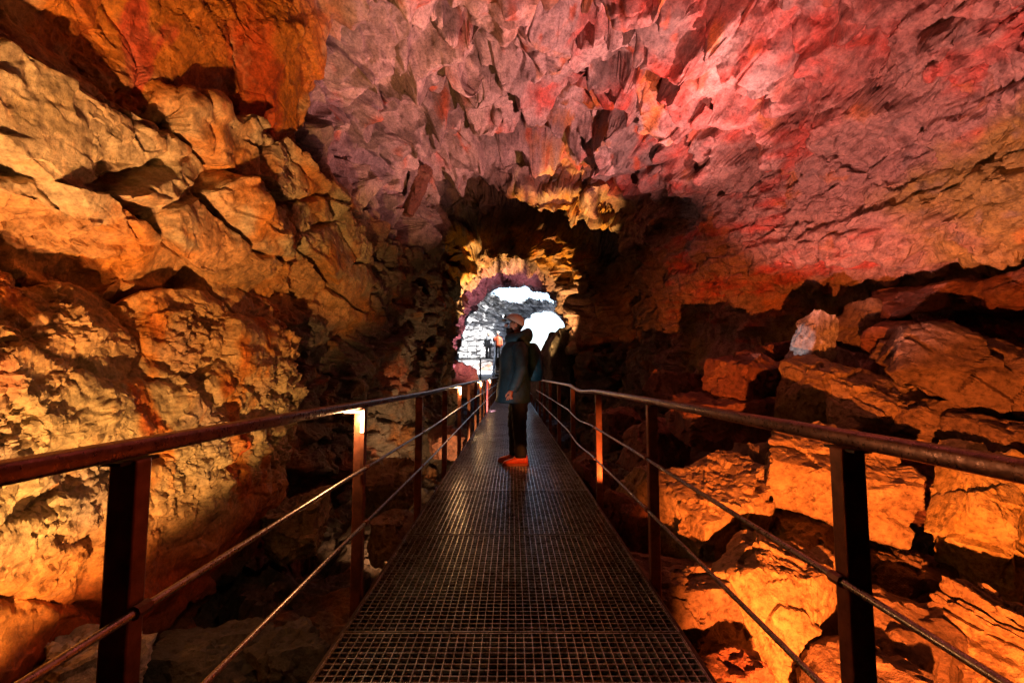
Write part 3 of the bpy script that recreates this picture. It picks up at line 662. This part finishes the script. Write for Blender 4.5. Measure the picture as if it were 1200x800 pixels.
# ------------------------------------------------------------------ far stairs, platform and their rails
st = empty('staircase', (-.35, yend + .1, 0)); tag(st, 'dark steel stairs climbing at the far end of the walkway', 'stairs')
nst = 13
for k in range(nst):
    bm = bmesh.new(); box(bm, -.62, .62, k * .29, k * .29 + .27, .165 * (k + 1) - .03, .165 * (k + 1)); box(bm, -.62, .62, k * .29 + .262, k * .29 + .27, .165 * k + .01, .165 * (k + 1) - .031)
    obj('tread', bm, M['tread'], st)
for s in (-1, 1):
    bm = bmesh.new(); sweep(bm, [(s * .65, -.1, .02), (s * .65, nst * .29, .165 * nst - .05)], rrect(.03, .24, .005)); obj('stringer', bm, M['dark_steel'], st)
    bm = bmesh.new()
    for h in (1.0, .66, .34): sweep(bm, [(s * .68, -.1, h + .05), (s * .68, nst * .29, .165 * nst + h)], circ(.022, 8))
    for k in range(5):
        yy = k * nst * .29 / 4; zb = .165 * nst * k / 4; box(bm, s * .68 - .02, s * .68 + .02, yy - .02, yy + .02, zb - .1, zb + 1.02)
    obj('stair_rail', bm, M['rod'], st)
PZ = .165 * nst; PY = yend + .1 + nst * .29
pf = empty('viewing_platform', (-1.2, PY, PZ)); tag(pf, 'raised steel platform at the head of the far stairs', 'platform')
bm = bmesh.new(); box(bm, -2.6, 1.6, .02, 3.4, -.06, 0); obj('deck', bm, M['tread'], pf)
for a in (-2.4, -.8, .9): 
    bm = bmesh.new(); box(bm, a - .05, a + .05, 1.0, 1.1, -2.6, -.061); obj('support_leg', bm, M['dark_steel'], pf)
pr = empty('platform_railing', (-1.2, PY + .06, PZ)); tag(pr, 'thin pale railing of the far platform left of the stairs', 'railing')
bm = bmesh.new()
for h in (1.05, .7, .36): sweep(bm, [(-2.6, 0, h), (.15, 0, h)], circ(.02, 8)); 
obj('rail_bars', bm, M['rod'], pr)
for k in range(6):
    bm = bmesh.new(); box(bm, -2.6 + k * .55 - .02, -2.6 + k * .55 + .02, -.02, .02, 0, 1.04); obj('post', bm, M['rod'], pr)

# ------------------------------------------------------------------ people
def skin_body(name, verts, edges, radii, m, parent, root=0, sub=2):
    me = bpy.data.meshes.new(name); me.from_pydata([Vector(v) for v in verts], edges, [])
    o = bpy.data.objects.new(name, me); C.objects.link(o)
    md = o.modifiers.new('s', 'SKIN'); md.use_smooth_shade = True
    for k, r in enumerate(radii):
        sv = me.skin_vertices[0].data[k]; sv.radius = (r, r) if not isinstance(r, tuple) else r; sv.use_root = (k == root)
    o.modifiers.new('u', 'SUBSURF').levels = sub; o.modifiers['u'].render_levels = sub
    dg = bpy.context.evaluated_depsgraph_get(); nm = bpy.data.meshes.new_from_object(o.evaluated_get(dg)); bpy.data.objects.remove(o); nm.name = name
    return link(name, nm, m, parent, True)
def ering(z, fc, hf, hs, n=28, tilt=0.0, sc_=0.0, pw=1.0, ph=0):
    o = []
    for k in range(n):
        a = 2 * PI * k / n; c, s = math.cos(a), math.sin(a)
        w = 1 + .020 * math.sin(5 * a + ph) + .012 * math.sin(9 * a + 2.3 * ph)
        o.append((-(fc + hf * w * c), sc_ + hs * w * s, z + tilt * c))
    return o
def limb(bm, pts, rad, n=14, wr=.05):
    rings = []
    P_ = [Vector(a) for a in pts]; L = []
    # resample
    for k in range(len(P_) - 1):
        for j in range(6):
            t = j / 6; L.append((P_[k].lerp(P_[k + 1], t), rad[k] * (1 - t) + rad[k + 1] * t))
    L.append((P_[-1], rad[-1]))
    for k, (c, r) in enumerate(L):
        a = L[max(k - 1, 0)][0]; b = L[min(k + 1, len(L) - 1)][0]; t = (b - a).normalized(); s = t.cross(Vector((0, 1, 0)))
        if s.length < .1: s = t.cross(Vector((1, 0, 0)))
        s.normalize(); u = s.cross(t)
        rings.append([c + s * r * (1 + wr * math.sin(k * 2.1 + 2 * math.sin(2 * PI * q / n))) * math.cos(2 * PI * q / n) + u * r * (1 + wr * math.sin(k * 1.7 + q)) * math.sin(2 * PI * q / n) for q in range(n)])
    loft(bm, rings)
def hand(bm_list, wrist, d, parent, m, flip):
    """relaxed hand hanging from the wrist: palm, four curled fingers, thumb"""
    w = Vector(wrist); dn = Vector(d).normalized(); fw = Vector((-1, 0, 0)); fw = (fw - dn * fw.dot(dn)).normalized(); sd = dn.cross(fw)
    V_ = [w - dn * .02, w + dn * .035, w + dn * .075]; E = [(0, 1), (1, 2)]; RR = [.027, (.034, .022), (.036, .020)]
    for k, (o, L) in enumerate(((.030, .070), (.011, .080), (-.009, .075), (-.028, .058))):
        b = w + dn * .078 + fw * o; i = len(V_)
        V_ += [b, b + dn * L * .5 - sd * .012 * flip, b + dn * L * .82 - sd * .034 * flip]; E += [(2, i), (i, i + 1), (i + 1, i + 2)]; RR += [.0095, .0088, .0075]
    b = w + dn * .03 + fw * .034; i = len(V_)
    V_ += [b, b + dn * .035 + fw * .018 - sd * .010 * flip, b + dn * .062 + fw * .014 - sd * .022 * flip]; E += [(1, i), (i, i + 1), (i + 1, i + 2)]; RR += [.013, .0105, .0085]
    return skin_body('hand', V_, E, RR, m, parent, 1, 1)
def blob(name, center, r, m, parent, seed=0, keep=None, amp=0, sub=4, rot=None):
    v, f = ICO[sub]; q = v * np.array(r, F32)[None, :]
    if amp: q = q * (1 + amp * fbm(q, seed, 40, 3))[:, None]
    if keep is not None:
        ok = keep(v); f = f[ok[f].all(1)]
    me = bpy.data.meshes.new(name); me.from_pydata([tuple(a) for a in q], [], f.tolist()); o = link(name, me, m, parent, True); o.location = center
    if rot: o.rotation_euler = rot
    return o
per = empty('person', (.09, 5.78, 0)); tag(per, 'man in a long dark parka and orange boots standing on the walkway', 'person')
# local axes: the man faces -x; y is across him, his left side towards the camera (-y)
body_v = [(0, 0, .95), (-.01, 0, 1.12), (-.02, 0, 1.30), (-.02, 0, 1.46), (-.03, 0, 1.56), (-.045, 0, 1.66), (-.05, 0, 1.74), (-.045, 0, 1.80),
          (0, -.20, 1.44), (.0, -.245, 1.17), (-.07, -.25, .95), (-.10, -.25, .90),
          (0, .20, 1.44), (.02, .245, 1.17), (-.05, .25, .95), (-.06, .25, .90),
          (.01, -.10, .90), (.0, -.10, .50), (.02, -.10, .11), (-.10, -.10, .05),
          (.01, .10, .90), (-.05, .10, .50), (-.05, .10, .11), (-.16, .10, .05)]
body_e = [(0, 1), (1, 2), (2, 3), (3, 4), (4, 5), (5, 6), (6, 7), (3, 8), (8, 9), (9, 10), (10, 11), (3, 12), (12, 13), (13, 14), (14, 15), (0, 16), (16, 17), (17, 18), (18, 19), (0, 20), (20, 21), (21, 22), (22, 23)]
body_r = [.13, .13, .14, .12, .06, .075, .088, .075, .06, .048, .034, .030, .06, .048, .034, .030, .085, .058, .042, .035, .085, .058, .042, .035]
bd = skin_body('body', body_v, body_e, body_r, M['skin'], per)
# head details: brow/nose/beard shapes on the head
hd = Vector((-.055, 0, 1.735)); tl = R(14)
blob('nose', hd + Vector((-.112, 0, .0)), (.024, .016, .024), M['skin'], per)
blob('ear', hd + Vector((.012, -.083, .0)), (.022, .012, .034), M['skin'], per)
blob('ear', hd + Vector((.012, .083, .0)), (.022, .012, .034), M['skin'], per)
for s in (-1, 1): blob('eye', hd + Vector((-.088, s * .034, .022)), (.013, .014, .010), M['black'], per)
blob('beard', hd + Vector((-.045, 0, -.070)), (.068, .076, .066), M['beard'], per, 3, lambda v: (v[:, 2] < .62), .25)
blob('hair', hd + Vector((.012, 0, .02)), (.098, .092, .105), M['beard'], per, 5, lambda v: (v[:, 0] > -.25) | (v[:, 2] > .6), .1)
he = blob('helmet', hd + Vector((.0, 0, .045)), (.128, .112, .108), M['helmet'], per, 7, lambda v: v[:, 2] > -.12 - .35 * v[:, 0], 0, 5, (0, -R(-10), 0))
bm = bmesh.new(); sweep(bm, [(-.10 - .055 * math.cos(a), .095 * math.sin(a), .0) for a in np.linspace(-1.3, 1.3, 12)], rrect(.03, .012, .003)); obj('brim', bm, M['black'], he)
bm = bmesh.new(); box(bm, -.152, -.118, -.030, .030, .03, .072); obj('headlamp', bm, M['black'], he, bev=.006)
blob('lamp_lens', (-.154, 0, .051), (.006, .02, .016), M['headlamp'], he)
# parka
bm = bmesh.new()
rg = [(.765, .075, .200, .255), (.775, .075, .206, .262), (.84, .072, .203, .262), (.95, .066, .196, .262), (1.05, .062, .188, .258), (1.12, .060, .180, .252), (1.2, .060, .180, .250), (1.30, .058, .178, .248), (1.38, .050, .172, .242), (1.44, .040, .160, .225), (1.49, .030, .140, .18), (1.53, .022, .122, .135), (1.56, .02, .112, .115)]
loft(bm, [ering(z, fc, hf * 1.07 * (1.0 + .02 * ((k % 2) * 2 - 1)), hs * (1 + .015 * ((k % 2) * 2 - 1)), 32, 0, 0, 1, k * .9) for k, (z, fc, hf, hs) in enumerate(rg)])
pk = obj('parka', bm, M['parka'], per, True)
bm = bmesh.new()      # thick hood rolled round the neck
n = 26; rings = []
for k in range(n):
    a = 2 * PI * k / n; c, s = math.cos(a), math.sin(a); cx = -.012 - .128 * c if True else 0
    rr = .055 + .030 * (c < -.2) * abs(c) ; zc = 1.575 + .035 * max(0, -c) - .01 * max(0, c)
    rings.append([(cx - (rr * .75) * math.cos(b) * c, .125 * s + (rr * .75) * math.cos(b) * s, zc + rr * 1.15 * math.sin(b)) for b in [2 * PI * j / 12 for j in range(12)]])
rr_ = [[bm.verts.new(q) for q in r] for r in rings]
for a in range(n):
    A, Bq = rr_[a], rr_[(a + 1) % n]
    for k in range(12): bm.faces.new((A[k], A[(k + 1) % 12], Bq[(k + 1) % 12], Bq[k]))
obj('hood', bm, M['parka'], pk, True)
for s, pts in ((-1, [(-.0, -.185, 1.46), (.012, -.255, 1.38), (.02, -.285, 1.18), (-.035, -.285, 1.02), (-.085, -.27, .925)]), (1, [(-.0, .185, 1.46), (.012, .255, 1.38), (.03, .285, 1.18), (-.03, .285, 1.02), (-.05, .27, .925)])):
    bm = bmesh.new(); limb(bm, pts, [.085, .088, .078, .070, .060], 16, .06); obj('sleeve', bm, M['parka'], pk, True)
hand(None, (-.095, -.265, .915), (-.25, .05, -1), per, M['lit_skin'], -1)
hand(None, (-.055, .265, .915), (-.12, -.05, -1), per, M['lit_skin'], 1)
tr = None
bm = bmesh.new(); limb(bm, [(-.0, -.095, .88), (.0, -.10, .70), (.0, -.10, .50), (.015, -.10, .28), (.02, -.10, .10)], [.118, .105, .088, .080, .076], 18, .06)
tr = obj('trousers', bm, M['trouser'], per, True)
bm = bmesh.new(); limb(bm, [(-.0, .095, .88), (-.03, .10, .70), (-.055, .10, .50), (-.05, .10, .28), (-.05, .10, .10)], [.118, .105, .088, .080, .076], 18, .06); obj('trouser_leg', bm, M['trouser'], tr, True)
def boot(ox, oy, yaw):
    bm = bmesh.new(); rings = []
    for (f, hw, zt, z0) in ((-.105, .030, .07, .030), (-.095, .042, .13, .026), (-.06, .046, .155, .024), (-.01, .046, .150, .024), (.04, .044, .115, .024), (.09, .046, .088, .024), (.14, .046, .074, .026), (.18, .036, .060, .028), (.198, .018, .046, .032)):
        r_ = []
        for k in range(16):
            a = 2 * PI * k / 16; c, s = math.cos(a), math.sin(a); zz = (zt + z0) / 2 + (zt - z0) / 2 * math.copysign(abs(s) ** .7, s); r_.append((-f, hw * math.copysign(abs(c) ** .75, c), zz))
        rings.append(r_)
    loft(bm, rings); b = obj('boot', bm, M['boot'], per, True); b.location = (ox, oy, .0); b.rotation_euler = (0, 0, yaw)
    bm = bmesh.new(); out = [(-.115, .034), (-.08, .050), (0, .048), (.08, .053), (.15, .050), (.195, .028), (.208, 0)]; full = out + [(f, -w) for f, w in reversed(out[:-1])]
    lo = [bm.verts.new((-f, w, .002)) for f, w in full]; hi = [bm.verts.new((-f, w, .032)) for f, w in full]
    bm.faces.new(lo[::-1]); bm.faces.new(hi)
    for k in range(len(full)): bm.faces.new((lo[k], lo[(k + 1) % len(full)], hi[(k + 1) % len(full)], hi[k]))
    obj('sole', bm, M['sole'], b)
boot(.0, -.10, R(4)); boot(-.065, .10, R(-8))
# backpack on his back
bp = empty('backpack', (.09 + .205, 5.78, 1.29)); tag(bp, 'dark teal backpack on the back of the man on the walkway', 'backpack')
bm = bmesh.new(); rings = []
for z, hf, hs, fc in ((-.26, .05, .11, -.01), (-.25, .085, .14, 0), (-.12, .10, .155, .01), (.02, .095, .155, .0), (.13, .08, .145, -.015), (.20, .055, .12, -.03), (.22, .03, .08, -.035)):
    rings.append([(fc + hf * math.copysign(abs(math.cos(a)) ** .6, math.cos(a)), hs * math.copysign(abs(math.sin(a)) ** .6, math.sin(a)), z) for a in [2 * PI * k / 24 for k in range(24)]])
loft(bm, rings); obj('pack_bag', bm, M['pack'], bp, True)
bm = bmesh.new(); sweep(bm, [(.085, 0, -.17), (.098, 0, -.08), (.088, 0, .03)], rrect(.20, .03, .01)); obj('front_pocket', bm, M['pack'], bp, True)
for s in (-1, 1):
    bm = bmesh.new(); sweep(bm, [(-.05, s * .10, .17), (-.13, s * .125, .245), (-.25, s * .14, .22), (-.355, s * .13, .10), (-.37, s * .14, -.02), (-.30, s * .2, -.12)], rrect(.05, .014, .005), up=(0, 1, 0)); obj('shoulder_strap', bm, M['pack'], bp, True)
# two far visitors on the platform
def visitor(loc, coat, label, arm):
    t = empty('person', loc); tag(t, label, 'person')
    v = [(0, 0, .92), (0, 0, 1.15), (0, 0, 1.38), (0, 0, 1.50), (-.02, 0, 1.62), (-.02, 0, 1.70), (.19, 0, 1.36), (.26, -.02, 1.10), (.24, -.10, .88), (-.19, 0, 1.36), arm[0], arm[1], (.09, 0, .85), (.10, .02, .48), (.11, .0, .09), (.11, -.10, .04), (-.09, 0, .85), (-.10, -.02, .48), (-.11, .03, .09), (-.11, -.08, .04)]
    e = [(0, 1), (1, 2), (2, 3), (3, 4), (4, 5), (2, 6), (6, 7), (7, 8), (2, 9), (9, 10), (10, 11), (0, 12), (12, 13), (13, 14), (14, 15), (0, 16), (16, 17), (17, 18), (18, 19)]
    r = [.15, .15, .16, .07, .095, .08, .07, .055, .035, .07, .055, .035, .09, .065, .05, .04, .09, .065, .05, .04]
    skin_body('body', v, e, r, M['trouser'], t)
    bm = bmesh.new(); loft(bm, [[(hs * math.cos(a), hf * math.sin(a), z) for a in [2 * PI * k / 20 for k in range(20)]] for z, hs, hf in ((.78, .22, .17), (.95, .23, .18), (1.15, .21, .17), (1.35, .23, .17), (1.46, .17, .13), (1.52, .09, .09))])
    cj = obj('jacket', bm, coat, t, True)
    bm = bmesh.new(); limb(bm, [(.17, 0, 1.42), (.26, -.02, 1.10), (.24, -.1, .90)], [.08, .07, .055]); obj('sleeve', bm, coat, cj, True)
    bm = bmesh.new(); limb(bm, [(-.17, 0, 1.42), arm[0], arm[1]], [.08, .07, .055]); obj('sleeve', bm, coat, cj, True)
    blob('helmet', (-.02, 0, 1.74), (.12, .14, .11), M['helmet'], t, 1, lambda v: v[:, 2] > -.1)
    blob('face', (-.02, -.06, 1.66), (.07, .06, .09), M['skin'], t)
q = P(583, 400, PY + 2.5); visitor((q.x, PY + 2.5, PZ), M['orange_coat'], 'far visitor in an orange jacket on the platform left of the man', [(-.28, -.1, 1.22), (-.22, -.25, 1.40)])
q = P(572, 400, PY + 2.9); visitor((q.x, PY + 2.9, PZ), M['grey_coat'], 'far visitor in a pale grey jacket left of the orange jacket', [(-.27, -.02, 1.10), (-.25, -.1, .88)])

# wire cage on the boulders
wc = P(1097, 373, 5.9); t = empty('wire_cage', wc, .4); tag(t, 'small wire mesh cage standing among the boulders under the right wall', 'wire cage')
bm = bmesh.new()
for k in range(6):
    a = -.15 + .06 * k
    for zq in (-.14, .14): sweep(bm, [(a, -.1, zq), (a, .1, zq)], circ(.003, 5))
    for yq in (-.1, .1): sweep(bm, [(a, yq, -.14), (a, yq, .14)], circ(.003, 5), up=(1, 0, 0))
    zz = -.14 + .056 * k
    for yq in (-.1, .1): sweep(bm, [(-.15, yq, zz), (.15, yq, zz)], circ(.003, 5))
obj('mesh_frame', bm, M['wire'], t); t.rotation_euler = (.2, .35, .3)

# ------------------------------------------------------------------ light
W = bpy.data.worlds.new('World'); sc.world = W; W.use_nodes = True
nt = W.node_tree; bg = nt.nodes['Background']; sky = nt.nodes.new('ShaderNodeTexSky'); sky.sky_type = 'NISHITA'; sky.sun_disc = False
EL, AZ = R(40), R(112)
sky.sun_elevation = EL; sky.sun_rotation = AZ; sky.dust_density = 2.0; sky.air_density = 1.0
nt.links.new(sky.outputs[0], bg.inputs[0]); bg.inputs[1].default_value = .15
sd = bpy.data.lights.new('sun', 'SUN'); sd.energy = 5; sd.angle = R(.5); sd.color = (1, .97, .93)
so = bpy.data.objects.new('sun', sd); C.objects.link(so)
dirv = Vector((math.sin(AZ) * math.cos(EL), math.cos(AZ) * math.cos(EL), math.sin(EL)))
so.rotation_euler = (-dirv).to_track_quat('-Z', 'Y').to_euler(); so.location = (5, 35, 20)

def aim(x, y, z, az, el): return (x + math.sin(R(az)) * math.cos(R(el)), y + math.cos(R(az)) * math.cos(R(el)), z + math.sin(R(el)))
LK = .44
_lamp = lamp
def lamp(name, kind, loc, color, W, *a): return _lamp(name, kind, loc, color, W * LK, *a)
AMB = (1, .62, .28); ORA = (1, .20, .03)
lamp('left_floodlight', 'SPOT', (-1.15, .9, -.6), (1, .50, .15), 400, aim(-1.15, .9, -.6, -37, 45), 70, .3, .03)
lamp('left_upper_floodlight', 'SPOT', (-1.05, 1.6, -.5), (1, .42, .16), 290, (-2.3, 3.4, 4.6), 58, .7, .035)
lamp('roof_floodlight', 'SPOT', (3.0, 4.7, .95), (1, .41, .35), 1350, (.6, 6.5, 5.9), 76, .7, .035)
lamp('right_wall_floodlight', 'SPOT', (.97, 3.0, -.2), (1, .36, .28), 880, aim(.97, 3.0, -.2, 60, 53), 60, .35, .03)
lamp('boulder_floodlight', 'SPOT', (1.05, 1.1, -.42), ORA, 900, aim(1.05, 1.1, -.42, 38, -3), 78, .45, .025)
lamp('boot_floodlight', 'SPOT', (1.0, 3.4, .2), (1, .26, .06), 110, (.02, 5.76, .10), 8, .5, .015)
lamp('post_floodlight', 'SPOT', (.99, 3.5, -.02), (1, .25, .05), 60, (.79, 4.2, .45), 40, .6, .02)
lamp('coat_fill_light', 'SPOT', (-1.0, 4.2, .05), (.70, .90, 1), 26, (.06, 5.78, 1.42), 30, .6, .03)  # added cool fill on the man's coat, no real fitting
lamp('brow_floodlight', 'SPOT', (.97, 8.5, -.6), (1, .55, .16), 1900, (1.25, 10.1, 4.6), 26, .35, .03)
lamp('arch_floodlight', 'SPOT', (-.97, 11.75, -.6), (1, .56, .18), 3400, (-.75, 13.6, 4.3), 24, .25, .03)
lamp('arch_limb_floodlight', 'SPOT', (.97, 11.6, -.6), (1, .50, .15), 1700, (1.2, 13.25, 3.9), 25, .3, .03)
lamp('jamb_floodlight', 'SPOT', (-.97, 6.2, -.7), (1, .56, .22), 150, (-1.75, 8.6, .3), 60, .5, .03)
lamp('floor_floodlight', 'SPOT', (-.97, 4.3, -.7), (1, .5, .2), 110, (-1.6, 5.9, -.5), 60, .5, .03)
lamp('rock_fill_light', 'SPOT', (1.0, 4.9, 1.2), (.95, .92, .95), 85, P(948, 398, 5.93), 9, .4, .02)  # added white spot to brighten the pale upright rock
lamp('passage_floodlight', 'SPOT', (-.97, 13.6, -.6), (1, .42, .5), 600, (-.8, 16.5, 4.4), 70, .6, .04)

vs = sc.view_settings; vs.view_transform = 'Standard'; vs.look = 'None'; vs.gamma = 1; vs.use_curve_mapping = False; vs.exposure = 2.0
sc.cycles.use_denoising = True; sc.cycles.max_bounces = 6; sc.cycles.diffuse_bounces = 1; sc.cycles.glossy_bounces = 3
sc.cycles.sample_clamp_indirect = 6
sc.cycles.use_adaptive_sampling = True
